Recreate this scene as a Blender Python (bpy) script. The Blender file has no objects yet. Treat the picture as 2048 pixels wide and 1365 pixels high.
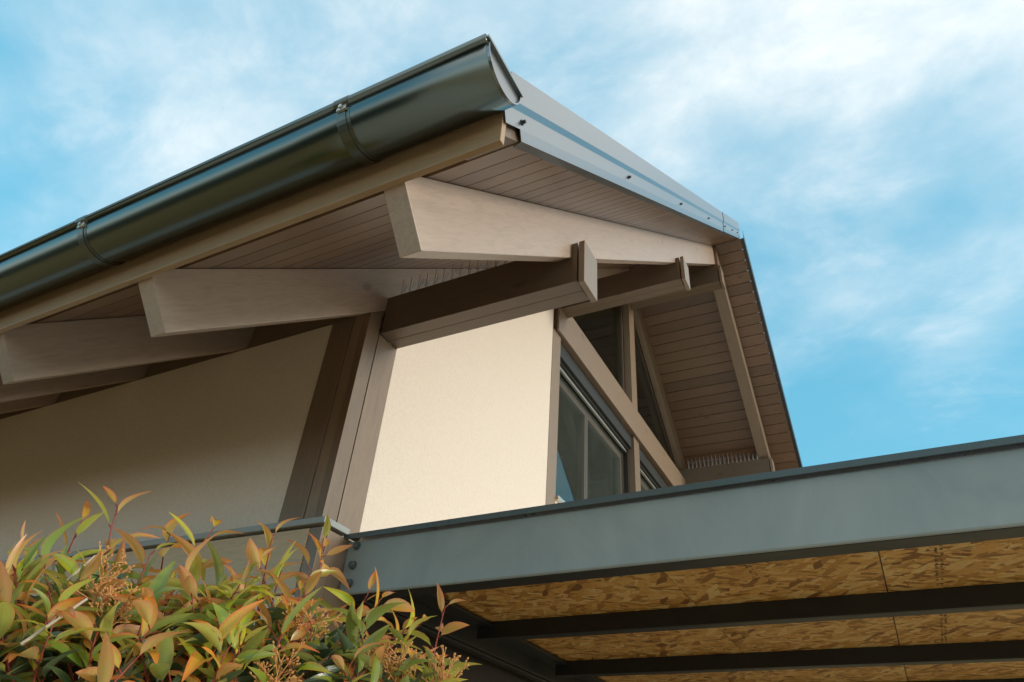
import bpy, math, random
from mathutils import Vector, Matrix

scene = bpy.context.scene
COL = scene.collection
S = 0.65            # metres per survey unit (survey origin = camera)
EYE = 1.65          # camera height above the ground, metres
R = math.radians

def W(p):
    """survey point -> world metres"""
    return Vector((p[0] * S, p[1] * S, p[2] * S + EYE))

# ------------------------------------------------------------------ camera
cam_d = bpy.data.cameras.new('camera')
cam_d.sensor_width = 36.0
cam_d.lens = 23.86
cam_d.clip_start = 0.05
cam_d.clip_end = 3000
cam = bpy.data.objects.new('camera', cam_d)
COL.objects.link(cam)
RC = ((0.88803061, 0.45448411, 0.06961197),
      (-0.21293388, 0.54070768, -0.8138147),
      (-0.40750557, 0.70786962, 0.57694004))
cam.matrix_world = Matrix(((RC[0][0], -RC[1][0], -RC[2][0], 0),
                           (RC[0][1], -RC[1][1], -RC[2][1], 0),
                           (RC[0][2], -RC[1][2], -RC[2][2], EYE),
                           (0, 0, 0, 1)))
scene.camera = cam

# ------------------------------------------------------------------ light
SUN_EL, SUN_AZ_X = 10.0, 97.0     # elevation; degrees the sun stands from the -Y axis toward +X
world = bpy.data.worlds.new('World')
scene.world = world
world.use_nodes = True
def build_world():
    nt = world.node_tree
    nt.nodes.clear()
    N, L = nt.nodes.new, nt.links.new
    out = N('ShaderNodeOutputWorld')
    sky = N('ShaderNodeTexSky')
    sky.sky_type = 'NISHITA'
    sky.sun_disc = False
    sky.sun_elevation = R(SUN_EL)
    sky.sun_rotation = R(180 - SUN_AZ_X)
    sky.air_density = 1.0
    sky.dust_density = 0.6
    sky.ozone_density = 1.0
    tint = N('ShaderNodeMix'); tint.data_type = 'RGBA'; tint.blend_type = 'MULTIPLY'
    tint.inputs[0].default_value = 1.0
    tint.inputs[7].default_value = SKY_TINT
    L(sky.outputs[0], tint.inputs[6])
    bg = N('ShaderNodeBackground'); bg.inputs[1].default_value = SKY_STRENGTH
    even = N('ShaderNodeMix'); even.data_type = 'RGBA'      # evens the clear blue out towards the horizon
    even.inputs[0].default_value = 0.6
    even.inputs[7].default_value = SKY_BLUE
    L(tint.outputs[2], even.inputs[6])
    L(even.outputs[2], bg.inputs[0])
    # thin cirrus on a high plane
    tc = N('ShaderNodeTexCoord')
    sep = N('ShaderNodeSeparateXYZ'); L(tc.outputs['Generated'], sep.inputs[0])
    zz = N('ShaderNodeMath'); zz.operation = 'MAXIMUM'; zz.inputs[1].default_value = 0.0
    L(sep.outputs[2], zz.inputs[0])
    za = N('ShaderNodeMath'); za.operation = 'ADD'; za.inputs[1].default_value = 0.22
    L(zz.outputs[0], za.inputs[0])
    dx = N('ShaderNodeMath'); dx.operation = 'DIVIDE'; L(sep.outputs[0], dx.inputs[0]); L(za.outputs[0], dx.inputs[1])
    dy = N('ShaderNodeMath'); dy.operation = 'DIVIDE'; L(sep.outputs[1], dy.inputs[0]); L(za.outputs[0], dy.inputs[1])
    comb = N('ShaderNodeCombineXYZ'); L(dx.outputs[0], comb.inputs[0]); L(dy.outputs[0], comb.inputs[1])
    def layer(rot, sc, scale, detail, rough, dist, off):
        m = N('ShaderNodeMapping'); L(comb.outputs[0], m.inputs[0])
        m.inputs['Rotation'].default_value = (0, 0, R(rot))
        m.inputs['Scale'].default_value = sc
        m.inputs['Location'].default_value = off
        n = N('ShaderNodeTexNoise'); L(m.outputs[0], n.inputs['Vector'])
        n.inputs['Scale'].default_value = scale
        n.inputs['Detail'].default_value = detail
        n.inputs['Roughness'].default_value = rough
        n.inputs['Distortion'].default_value = dist
        return n.outputs[0]
    def maprange(sock, a, b, c, d, smooth=True):
        mr = N('ShaderNodeMapRange'); mr.interpolation_type = 'SMOOTHSTEP' if smooth else 'LINEAR'
        for i, v in zip((1, 2, 3, 4), (a, b, c, d)): mr.inputs[i].default_value = v
        L(sock, mr.inputs[0]); return mr.outputs[0]
    def math_(op, a, b):
        m = N('ShaderNodeMath'); m.operation = op
        for i, v in enumerate((a, b)):
            if isinstance(v, (int, float)): m.inputs[i].default_value = v
            else: L(v, m.inputs[i])
        return m.outputs[0]
    big = layer(20, (1, 1, 1), 1.0, 3, 0.5, 0.2, CLOUD_OFF)
    veil = layer(-30, (0.95, 1.15, 1), 2.6, 8, 0.58, 0.2, (3.1, 1.7, 0))
    fine = layer(-50, (0.9, 1.35, 1), 5.5, 10, 0.62, 0.35, (7.7, 2.2, 0))
    # cover thickens with elevation, as in the strip of sky in view
    elev = math_('ADD', maprange(sep.outputs[2], 0.32, 0.90, -0.17, 0.12), maprange(sep.outputs[0], 0.10, 0.70, -0.04, 0.22, True))  # also thickens toward +X: cloud added beyond the view to light the gable
    cover = math_('ADD', math_('ADD', math_('MULTIPLY', big, 0.75), math_('MULTIPLY', veil, 0.45)), elev)
    thin = maprange(cover, 0.43, 0.98, 0.0, 0.90)
    wisp = maprange(math_('ADD', math_('MULTIPLY', fine, 0.6), math_('MULTIPLY', cover, 0.55)), 0.58, 0.85, 0.0, 0.6)
    haze = maprange(sep.outputs[2], 0.02, 0.31, 0.72, 0.0)     # whitish air low over the horizon
    thin = math_('MAXIMUM', thin, haze)
    mask = math_('MINIMUM', math_('ADD', thin, math_('MULTIPLY', wisp, 0.42)), 1.0)
    cl = N('ShaderNodeBackground'); cl.inputs[0].default_value = CLOUD_COL; cl.inputs[1].default_value = CLOUD_STRENGTH
    mix = N('ShaderNodeMixShader')
    L(mask, mix.inputs[0]); L(bg.outputs[0], mix.inputs[1]); L(cl.outputs[0], mix.inputs[2])
    L(mix.outputs[0], out.inputs[0])
SKY_TINT = (1.1, 1.75, 1.5, 1)
SKY_BLUE = (1.3, 4.5, 6.7, 1)
SKY_STRENGTH = 0.15
CLOUD_COL = (1.0, 0.95, 0.885, 1)
CLOUD_STRENGTH = 1.4
CLOUD_OFF = (0.35, 0.2, 0)
build_world()

sun_d = bpy.data.lights.new('sun', 'SUN')
sun_d.energy = 1.65
sun_d.angle = R(12)
sun_d.color = (1.0, 0.92, 0.81)
sun = bpy.data.objects.new('sun', sun_d)
COL.objects.link(sun)
_a = R(SUN_AZ_X)
to_sun = Vector((math.sin(_a) * math.cos(R(SUN_EL)), -math.cos(_a) * math.cos(R(SUN_EL)), math.sin(R(SUN_EL))))
sun.rotation_euler = to_sun.to_track_quat('Z', 'Y').to_euler()
sun.location = W((0, -6, 8))

vs = scene.view_settings
vs.view_transform = 'Standard'
vs.look = 'None'
vs.exposure = 0.0
vs.gamma = 1.0
vs.use_curve_mapping = False

# ------------------------------------------------------------------ materials
class MT:
    """tiny node-tree helper"""
    def __init__(self, name):
        self.m = bpy.data.materials.new(name); self.m.use_nodes = True
        self.nt = self.m.node_tree
        self.b = self.nt.nodes['Principled BSDF']
        self.out = self.nt.nodes['Material Output']
    def n(self, t): return self.nt.nodes.new(t)
    def l(self, a, b): self.nt.links.new(a, b)
    def coords(self, kind='Object', rot=(0, 0, 0), scale=(1, 1, 1), jitter=0.0):
        tc = self.n('ShaderNodeTexCoord')
        src = tc.outputs[kind]
        if jitter:
            oi = self.n('ShaderNodeObjectInfo')
            mu = self.n('ShaderNodeVectorMath'); mu.operation = 'SCALE'
            mu.inputs[0].default_value = (jitter, jitter * 0.73, jitter * 1.31)
            self.l(oi.outputs['Random'], mu.inputs['Scale'])
            ad = self.n('ShaderNodeVectorMath'); ad.operation = 'ADD'
            self.l(src, ad.inputs[0]); self.l(mu.outputs[0], ad.inputs[1]); src = ad.outputs[0]
        r = self.n('ShaderNodeMapping'); r.inputs['Rotation'].default_value = rot
        self.l(src, r.inputs[0])
        s = self.n('ShaderNodeMapping'); s.inputs['Scale'].default_value = scale
        self.l(r.outputs[0], s.inputs[0])
        return s.outputs[0]
    def noise(self, vec, scale, detail=4, rough=0.5, dist=0.0):
        t = self.n('ShaderNodeTexNoise')
        t.inputs['Scale'].default_value = scale; t.inputs['Detail'].default_value = detail
        t.inputs['Roughness'].default_value = rough; t.inputs['Distortion'].default_value = dist
        self.l(vec, t.inputs['Vector']); return t.outputs[0]
    def ramp(self, sock, stops):
        r = self.n('ShaderNodeValToRGB'); self.l(sock, r.inputs[0])
        e = r.color_ramp.elements
        while len(e) < len(stops): e.new(0.5)
        for el, (p, c) in zip(e, stops):
            el.position = p; el.color = c if len(c) == 4 else (*c, 1)
        return r.outputs[0]
    def mix(self, fac, a, b, mode='MIX'):
        x = self.n('ShaderNodeMix'); x.data_type = 'RGBA'; x.blend_type = mode
        for i, v in ((0, fac), (6, a), (7, b)):
            if isinstance(v, (int, float)): x.inputs[i].default_value = v
            elif isinstance(v, tuple): x.inputs[i].default_value = v if len(v) == 4 else (*v, 1)
            else: self.l(v, x.inputs[i])
        return x.outputs[2]
    def val(self, op, a, b=0.0):
        m = self.n('ShaderNodeMath'); m.operation = op
        for i, v in enumerate((a, b)):
            if isinstance(v, (int, float)): m.inputs[i].default_value = v
            else: self.l(v, m.inputs[i])
        return m.outputs[0]
    def bump(self, h, strength, dist):
        b = self.n('ShaderNodeBump'); b.inputs['Strength'].default_value = strength; b.inputs['Distance'].default_value = dist
        self.l(h, b.inputs['Height']); self.l(b.outputs[0], self.b.inputs['Normal'])
    def set(self, **k):
        for key, v in k.items():
            s = self.b.inputs[key.replace('_', ' ')]
            if isinstance(v, (int, float)): s.default_value = v
            elif isinstance(v, tuple): s.default_value = v if len(v) == 4 else (*v, 1)
            else: self.l(v, s)
        return self

PITCH = math.atan(0.8194)
def wood(name, base, rot=(0, 0, 0), along='X', rough=0.42, knots=True, coat=0.25):
    t = MT(name)
    sc = {'X': (0.12, 1, 1), 'Y': (1, 0.12, 1), 'Z': (1, 1, 0.12)}[along]
    v = t.coords('Object', rot, sc, jitter=9.0)
    grain = t.noise(v, 70, 6, 0.62, 1.1)
    broad = t.noise(v, 9, 3, 0.5, 0.6)
    c = t.ramp(grain, [(0.25, tuple(x * 0.78 for x in base)), (0.5, base), (0.78, tuple(min(1, x * 1.17) for x in base))])
    c = t.mix(t.val('MULTIPLY', broad, 0.45), c, tuple(x * 0.80 for x in base))
    oi = t.n('ShaderNodeObjectInfo')
    mr = t.n('ShaderNodeMapRange'); mr.inputs[3].default_value = 0.78; mr.inputs[4].default_value = 1.14
    t.l(oi.outputs['Random'], mr.inputs[0])
    cc = t.n('ShaderNodeCombineColor')
    for i in range(3): t.l(mr.outputs[0], cc.inputs[i])
    c = t.mix(1.0, c, cc.outputs[0], 'MULTIPLY')
    if knots:
        kv = t.coords('Object', rot, {'X': (0.55, 1, 1), 'Y': (1, 0.55, 1), 'Z': (1, 1, 0.55)}[along], jitter=5.0)
        vo = t.n('ShaderNodeTexVoronoi'); vo.inputs['Scale'].default_value = 5.5; vo.inputs['Randomness'].default_value = 1.0
        t.l(kv, vo.inputs['Vector'])
        k = t.ramp(vo.outputs['Distance'], [(0.0, (1, 1, 1)), (0.08, (0.75, 0.75, 0.75)), (0.14, (0, 0, 0))])
        c = t.mix(t.val('MULTIPLY', k, 0.55), c, tuple(x * 0.42 for x in base))
    t.set(Base_Color=c, Roughness=t.ramp(grain, [(0, (rough - 0.06,) * 3), (1, (rough + 0.10,) * 3)]))
    t.set(Specular_IOR_Level=0.5, Coat_Weight=coat, Coat_Roughness=0.38)
    t.bump(grain, 0.18, 0.0012)
    return t.m

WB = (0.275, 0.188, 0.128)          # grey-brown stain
WOOD_X = wood('stained_wood_along_x', WB, along='X')
WOOD_SHADED = wood('stained_wood_shaded', (0.17, 0.116, 0.078), along='X')  # stain darkened: shade of purlins and fascia return put into the colour
WOOD_Y = wood('stained_wood_along_y', WB, along='Y')
WOOD_Z = wood('stained_wood_upright', WB, along='Z', knots=False)
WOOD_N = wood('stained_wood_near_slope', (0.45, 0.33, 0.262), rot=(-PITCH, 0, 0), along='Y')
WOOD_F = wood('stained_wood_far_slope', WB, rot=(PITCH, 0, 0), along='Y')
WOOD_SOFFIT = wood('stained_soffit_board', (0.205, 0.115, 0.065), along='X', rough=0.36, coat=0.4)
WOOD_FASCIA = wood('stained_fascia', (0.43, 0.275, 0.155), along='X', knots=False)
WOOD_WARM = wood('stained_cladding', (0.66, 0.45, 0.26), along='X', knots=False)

LOW_SHADED = wood('shade_dark_lower_wall', (0.045, 0.032, 0.024), along='Y', knots=False)  # near-black base stands for the shade under the carport
def stucco():
    t = MT('cream_render')
    v = t.coords('Object')
    a = t.noise(v, 230, 3, 0.6)
    b = t.noise(v, 95, 4, 0.65)
    c = t.noise(v, 1.3, 4, 0.55)
    col = t.ramp(b, [(0.28, (0.77, 0.645, 0.55)), (0.55, (0.85, 0.73, 0.64)), (0.8, (0.88, 0.77, 0.685))])
    col = t.mix(t.val('MULTIPLY', c, 0.35), col, (0.81, 0.675, 0.53))
    t.set(Base_Color=col, Roughness=0.92, Specular_IOR_Level=0.2)
    t.bump(t.val('ADD', t.val('MULTIPLY', a, 0.5), b), 0.55, 0.004)
    return t.m
STUCCO = stucco()

def metal(name, col, rough, metallic=1.0, brushed=True, grime=0.12):
    t = MT(name)
    v = t.coords('Object', scale=(0.05, 1, 1) if brushed else (1, 1, 1))
    n = t.noise(v, 60, 4, 0.6)
    g = t.noise(t.coords('Object'), 6, 6, 0.65, 0.4)
    c = t.mix(t.val('MULTIPLY', g, grime * 2), col, tuple(x * 0.7 for x in col))
    t.set(Base_Color=c, Metallic=metallic, Roughness=t.val('ADD', t.val('MULTIPLY', n, 0.10), rough - 0.05))
    t.bump(n, 0.03, 0.001)
    return t.m
ZINC = metal('prepatinated_zinc', (0.16, 0.19, 0.19), 0.25)
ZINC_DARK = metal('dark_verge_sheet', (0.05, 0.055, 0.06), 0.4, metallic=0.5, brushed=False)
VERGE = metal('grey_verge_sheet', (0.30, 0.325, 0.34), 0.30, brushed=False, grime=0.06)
BRACKET = metal('bracket_zinc', (0.17, 0.19, 0.185), 0.36, brushed=False)
ALU = metal('pale_aluminium', (0.62, 0.60, 0.55), 0.42, brushed=False)
SCREW = metal('dark_screw', (0.06, 0.065, 0.065), 0.35, metallic=0.6, brushed=False)
WIRE = metal('spike_wire', (0.50, 0.47, 0.44), 0.35, metallic=0.9, brushed=False)

def paint(name, col, rough=0.42, cloud=0.5):
    t = MT(name)
    v = t.coords('Object')
    g = t.ramp(t.noise(v, 2.4, 6, 0.62, 0.9), [(0.34, (0, 0, 0)), (0.66, (1, 1, 1))])
    f = t.noise(v, 260, 2, 0.5)
    drip = t.noise(t.coords('Object', scale=(1, 1, 0.12)), 14, 4, 0.6)
    c = t.mix(t.val('MULTIPLY', g, cloud), col, tuple(min(1, x * 1.55 + 0.012) for x in col))
    c = t.mix(t.val('MULTIPLY', drip, 0.22), c, tuple(x * 0.75 for x in col))
    t.set(Base_Color=c, Roughness=t.val('ADD', t.val('MULTIPLY', g, 0.16), rough - 0.08), Specular_IOR_Level=0.5)
    t.bump(f, 0.10, 0.0006)
    return t.m
STEEL = paint('anthracite_steel_paint', (0.285, 0.295, 0.275), 0.36, 0.55)  # pale mottling paints soft sky reflections and smudges into the colour
STEEL_DARK = paint('black_joist_paint', (0.022, 0.024, 0.024), 0.45, 0.3)
STEEL_TRIM = paint('anthracite_cap_sheet', (0.10, 0.115, 0.112), 0.30, 0.08)
COPING = paint('grey_coping_sheet', (0.38, 0.385, 0.37), 0.4, 0.1)
DARK = paint('dark_roof_covering', (0.035, 0.037, 0.038), 0.6, 0.3)
BLINDBOX = paint('dark_blind_box', (0.028, 0.027, 0.026), 0.55, 0.2)
FRAME = wood('window_frame_stain', (0.11, 0.07, 0.052), along='Z', knots=False)
RUBBER = paint('black_gasket', (0.015, 0.015, 0.015), 0.6, 0.2)

def osb():
    t = MT('oriented_strand_board')
    base = t.coords('Object', jitter=3.0)
    wn = t.n('ShaderNodeTexNoise'); wn.inputs['Scale'].default_value = 7; wn.inputs['Detail'].default_value = 3
    t.l(base, wn.inputs['Vector'])
    warp = t.n('ShaderNodeVectorMath'); warp.operation = 'MULTIPLY_ADD'
    t.l(wn.outputs['Color'], warp.inputs[0]); warp.inputs[1].default_value = (0.035, 0.035, 0.0); t.l(base, warp.inputs[2])
    def flakes(rot, sc, scale):
        m = t.n('ShaderNodeMapping'); m.inputs['Rotation'].default_value = (0, 0, R(rot)); t.l(warp.outputs[0], m.inputs[0])
        m2 = t.n('ShaderNodeMapping'); m2.inputs['Scale'].default_value = sc; t.l(m.outputs[0], m2.inputs[0])
        v = t.n('ShaderNodeTexVoronoi'); v.inputs['Scale'].default_value = scale; t.l(m2.outputs[0], v.inputs['Vector'])
        sp = t.n('ShaderNodeSeparateColor'); t.l(v.outputs['Color'], sp.inputs[0])
        g = t.noise(m2.outputs[0], scale * 5, 3, 0.6)
        return sp.outputs[0], sp.outputs[1], v.outputs['Distance'], g
    a = flakes(12, (0.5, 2.0, 1), 22)
    b = flakes(-33, (0.5, 2.1, 1), 27)
    c = flakes(58, (0.6, 1.8, 1), 20)
    stops = [(0.0, (0.27, 0.105, 0.02)), (0.3, (0.64, 0.31, 0.065)), (0.65, (0.82, 0.44, 0.115)), (1.0, (0.92, 0.62, 0.25))]
    ca, cb, cc = (t.ramp(x[0], stops) for x in (a, b, c))
    f1 = t.ramp(b[1], [(0.50, (0, 0, 0)), (0.53, (1, 1, 1))])
    f2 = t.ramp(c[1], [(0.60, (0, 0, 0)), (0.63, (1, 1, 1))])
    col = t.mix(f2, t.mix(f1, ca, cb), cc)
    gr = t.ramp(a[3], [(0.3, (0.72, 0.72, 0.72)), (0.7, (1.08, 1.08, 1.08))])
    col = t.mix(1.0, col, gr, 'MULTIPLY')
    t.set(Base_Color=col, Roughness=0.6)
    t.bump(t.val('ADD', a[0], t.val('MULTIPLY', b[0], 0.6)), 0.35, 0.002)
    return t.m
OSB = osb()

def glass():
    t = MT('window_glass')
    nt = t.nt
    g = t.n('ShaderNodeBsdfGlossy'); g.inputs['Roughness'].default_value = 0.015; g.inputs['Color'].default_value = (0.86, 0.93, 0.92, 1)
    tr = t.n('ShaderNodeBsdfTransparent'); tr.inputs['Color'].default_value = (0.70, 0.76, 0.74, 1)
    fr = t.n('ShaderNodeFresnel'); fr.inputs['IOR'].default_value = 1.9
    mx = t.n('ShaderNodeMixShader')
    t.l(fr.outputs[0], mx.inputs[0]); t.l(tr.outputs[0], mx.inputs[1]); t.l(g.outputs[0], mx.inputs[2])
    t.l(mx.outputs[0], t.out.inputs[0])
    return t.m
GLASS = glass()
def screen():
    t = MT('insect_screen_mesh')
    d = t.n('ShaderNodeBsdfDiffuse'); d.inputs['Color'].default_value = (0.20, 0.24, 0.21, 1)
    tr = t.n('ShaderNodeBsdfTransparent')
    n = t.noise(t.coords('Object', scale=(1, 1, 0.15)), 9, 4, 0.6)
    mx = t.n('ShaderNodeMixShader')
    t.l(t.val('ADD', t.val('MULTIPLY', n, 0.12), 0.02), mx.inputs[0]); t.l(tr.outputs[0], mx.inputs[1]); t.l(d.outputs[0], mx.inputs[2])
    t.l(mx.outputs[0], t.out.inputs[0])
    return t.m
SCREEN = screen()

def simple(name, col, rough=0.8, var=0.2, scale=8):
    t = MT(name)
    n = t.noise(t.coords('Object'), scale, 5, 0.6)
    t.set(Base_Color=t.mix(t.val('MULTIPLY', n, 2 * var), col, tuple(x * 0.6 for x in col)), Roughness=rough)
    return t.m
CURTAIN = simple('sheer_curtain', (0.55, 0.60, 0.56), 0.9, 0.1)
INTERIOR = simple('interior_plaster', (0.42, 0.38, 0.32), 0.9, 0.1)
MEMBRANE = simple('pale_roof_membrane', (0.70, 0.66, 0.60), 0.9, 0.06, 60)
def ground_mat():
    t = MT('ochre_gravel')
    v = t.coords('Object')
    a = t.noise(v, 0.35, 6, 0.6)
    b = t.noise(v, 40, 4, 0.6)
    c = t.ramp(a, [(0.40, (0.36, 0.225, 0.075)), (0.60, (0.50, 0.325, 0.13))])
    c = t.mix(t.val('MULTIPLY', b, 0.6), c, (0.24, 0.15, 0.06))
    t.set(Base_Color=c, Roughness=0.95); t.bump(b, 0.6, 0.02)
    return t.m
GROUND = ground_mat()

# ------------------------------------------------------------------ mesh helpers
def wpos(o):
    p = Vector((0, 0, 0))
    while o is not None:
        p += o.location; o = o.parent
    return p

def mesh_obj(name, verts, faces, mat, parent=None, smooth=False, bevel=0.0, solid=0.0, world_coords=False):
    """one mesh object from survey-unit (or metre) coordinates, origin at its middle"""
    vs_ = [Vector(v) for v in verts] if world_coords else [W(v) for v in verts]
    lo = Vector((min(v.x for v in vs_), min(v.y for v in vs_), min(v.z for v in vs_)))
    hi = Vector((max(v.x for v in vs_), max(v.y for v in vs_), max(v.z for v in vs_)))
    c = (lo + hi) / 2
    me = bpy.data.meshes.new(name)
    me.from_pydata([tuple(v - c) for v in vs_], [], faces)
    mats = mat if isinstance(mat, (list, tuple)) else [mat]
    for m in mats: me.materials.append(m)
    if smooth:
        me.polygons.foreach_set('use_smooth', [True] * len(me.polygons))
    me.update()
    o = bpy.data.objects.new(name, me)
    COL.objects.link(o)
    o.parent = parent
    o.location = c - (wpos(parent) if parent else Vector((0, 0, 0)))
    if solid:
        md = o.modifiers.new('thickness', 'SOLIDIFY'); md.thickness = solid; md.offset = -1
    if bevel:
        md = o.modifiers.new('bevel', 'BEVEL'); md.width = bevel; md.segments = 2
        md.limit_method = 'ANGLE'; md.angle_limit = R(35); md.harden_normals = False
    return o

class MB:
    """collects boxes, prisms and tubes for one mesh"""
    def __init__(self): self.v = []; self.f = []; self.mi = []
    def add(self, vs_, fs):
        k = len(self.v); self.v += [tuple(p) for p in vs_]; self.f += [tuple(i + k for i in f) for f in fs]; return self
    def box(self, x0, x1, y0, y1, z0, z1):
        v = [(x, y, z) for x in (x0, x1) for y in (y0, y1) for z in (z0, z1)]
        return self.add(v, [(0, 1, 3, 2), (4, 6, 7, 5), (0, 4, 5, 1), (2, 3, 7, 6), (0, 2, 6, 4), (1, 5, 7, 3)])
    def px(self, prof, x0, x1):
        """profile [(y,z)...] counter-clockwise seen from +X, extruded along X"""
        n = len(prof)
        v = [(x0, y, z) for y, z in prof] + [(x1, y, z) for y, z in prof]
        f = [tuple(range(n))[::-1], tuple(range(n, 2 * n))] + [(i, (i + 1) % n, n + (i + 1) % n, n + i) for i in range(n)]
        return self.add(v, f)
    def py(self, prof, y0, y1):
        n = len(prof)
        v = [(x, y0, z) for x, z in prof] + [(x, y1, z) for x, z in prof]
        f = [tuple(range(n)), tuple(range(n, 2 * n))[::-1]] + [(n + i, n + (i + 1) % n, (i + 1) % n, i) for i in range(n)]
        return self.add(v, f)
    def tube(self, pts, rad, seg=6, cap=True):
        pts = [Vector(p) for p in pts]
        rads = rad if isinstance(rad, (list, tuple)) else [rad] * len(pts)
        k = len(self.v); prev = None
        for i, p in enumerate(pts):
            d = (pts[min(i + 1, len(pts) - 1)] - pts[max(i - 1, 0)])
            if d.length < 1e-9: d = Vector((0, 0, 1))
            d.normalize()
            if prev is None:
                a = d.orthogonal().normalized()
            else:
                a = (prev - d * prev.dot(d))
                a = a.normalized() if a.length > 1e-6 else d.orthogonal().normalized()
            prev = a; b = d.cross(a)
            for s in range(seg):
                t = 2 * math.pi * s / seg
                self.v.append(tuple(p + (a * math.cos(t) + b * math.sin(t)) * rads[i]))
        for i in range(len(pts) - 1):
            for s in range(seg):
                s2 = (s + 1) % seg
                self.f.append((k + i * seg + s, k + i * seg + s2, k + (i + 1) * seg + s2, k + (i + 1) * seg + s))
        if cap:
            self.f.append(tuple(k + s for s in range(seg))[::-1])
            e = k + (len(pts) - 1) * seg
            self.f.append(tuple(e + s for s in range(seg)))
        return self
    def build(self, name, mat, parent=None, **kw):
        return mesh_obj(name, self.v, self.f, mat, parent, **kw)

def empty(name, p, label, cat, group=None):
    o = bpy.data.objects.new(name, None); COL.objects.link(o)
    o.location = Vector(p); o.empty_display_size = 0.2
    o['label'] = label; o['category'] = cat
    if group: o['group'] = group
    return o

# ------------------------------------------------------------------ ground
GZ = -EYE / S
g = mesh_obj('ground', [(-1500, -1500, GZ), (1500, -1500, GZ), (1500, 1500, GZ), (-1500, 1500, GZ)], [(0, 1, 2, 3)], GROUND)
g['kind'] = 'structure'

PAVING = simple('pale_concrete_paving', (0.58, 0.47, 0.34), 0.9, 0.12, 12)
g = mesh_obj('bounce_driveway', [(-2.6, -14, GZ + 0.008), (9, -14, GZ + 0.008), (9, 11, GZ + 0.008), (-2.6, 11, GZ + 0.008)], [(0, 1, 2, 3)], PAVING)  # unseen pale paving, added to bounce light onto the carport ceiling
g['kind'] = 'structure'
HEDGE = simple('dark_hedge_foliage', (0.030, 0.048, 0.018), 0.8, 0.4, 25)
def hedge(x0, x1, y, h, label):
    rnd = random.Random(8); V, F = [], []
    prof = [(-0.75, 0.0), (-0.8, 0.5), (-0.72, 0.93), (-0.4, 1.0), (0.4, 1.0), (0.72, 0.93), (0.8, 0.5), (0.75, 0.0)]
    n = int((x1 - x0) / 0.35); m = len(prof)
    for i in range(n + 1):
        for dy, k in prof:
            V.append((x0 + (x1 - x0) * i / n + rnd.uniform(-.12, .12), y + dy + rnd.uniform(-.15, .15), GZ + h * k * (1 + rnd.uniform(-.04, .04) * (k > 0))))
    for i in range(n):
        F += [(i * m + j, i * m + j + 1, (i + 1) * m + j + 1, (i + 1) * m + j) for j in range(m - 1)]
    F += [tuple(range(m))[::-1], tuple(n * m + j for j in range(m))]
    o = mesh_obj('hedge', V, F, HEDGE)
    o['label'] = label; o['category'] = 'hedge'
hedge(-30, 4.0, -7.0, 3.7, 'tall dark clipped hedge across the garden, facing the eave side')
# ------------------------------------------------------------------ house
XG = -2.865                 # gable face
YA = 2.905                  # eave wall face
TP = 0.8194; CP = math.cos(PITCH); SP = math.sin(PITCH)
YR = 9.011                  # ridge
BO, DEP = 0.5557, 0.3281    # underside of the rafters at y=0, rafter depth
XV = -0.90                  # verge
XL = -11.5                  # far end of the house
ZS0 = BO + DEP / CP         # soffit height at y=0
def zbot(y): return BO + TP * y
def zsof(y): return ZS0 + TP * y
def N_(y, n):
    """near slope: soffit point at y moved n along the roof normal"""
    return (y - SP * n, zsof(y) + CP * n)
def mir(p): return (2 * YR - p[0], p[1])
YE = 2 * YR - YA            # far eave wall face

house = empty('house', W((XG, YA, GZ)), 'cream rendered house with brown timber roof overhang and steep gable above the carport', 'house')

# walls -------------------------------------------------------------
T = 0.28
xw = XG - 0.006
ZF = 1.0                    # bottom of the gable render, behind the carport roof edge
def yz(a): return a
w = MB()
w.px([(3.262, 1.12), (5.95, 1.12), (5.95, zbot(5.95) - 0.004), (3.262, zbot(3.262) - 0.004)], xw - T, xw)
w.px([mir(q) for q in [(5.95, 1.12), (3.262, 1.12), (3.262, zbot(3.262) - 0.004), (5.95, zbot(5.95) - 0.004)]][::1], xw - T, xw)
w.box(xw - T, xw, 5.95, 2 * YR - 5.95, 1.12, 2.80)
w.build('gable_wall', STUCCO, house)
w = MB(); w.box(xw - T, xw, 3.21, YE, GZ, 1.118)
w.build('lower_gable_wall', LOW_SHADED, house)
w = MB(); w.box(XL, -3.222, YA + 0.006, YA + T, GZ, 2.93)
w.build('eave_wall', STUCCO, house)
w = MB(); w.box(XL, XG - T - 0.02, YE - T, YE, GZ, 2.93)
w.build('eave_wall', STUCCO, house)
w = MB(); w.px([(YA, GZ), (YE, GZ), (YE, 2.9), (YR, zbot(YR) - 0.05), (YA, 2.9)], XL - 0.3, XL - 0.02)
w.build('rear_wall', STUCCO, house)
w = MB(); w.box(XL, XG - T - 0.02, YA + T + 0.01, YE - T - 0.01, 1.0, 1.25)
w.build('floor_slab', INTERIOR, house)
w = MB(); w.px([(3.20, 1.26), (2 * YR - 3.20, 1.26), (2 * YR - 3.20, zbot(3.20) - 0.03), (YR, zbot(YR) - 0.03), (3.20, zbot(3.20) - 0.03)], -7.2, -7.0)
w.build('inner_wall', INTERIOR, house)
# frieze behind the rafters, above the render
w = MB(); w.box(XL, -3.03, YA + 0.03, YA + 0.08, 2.931, zsof(YA) - 0.01)
w.build('frieze_board', WOOD_X, house)

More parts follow.
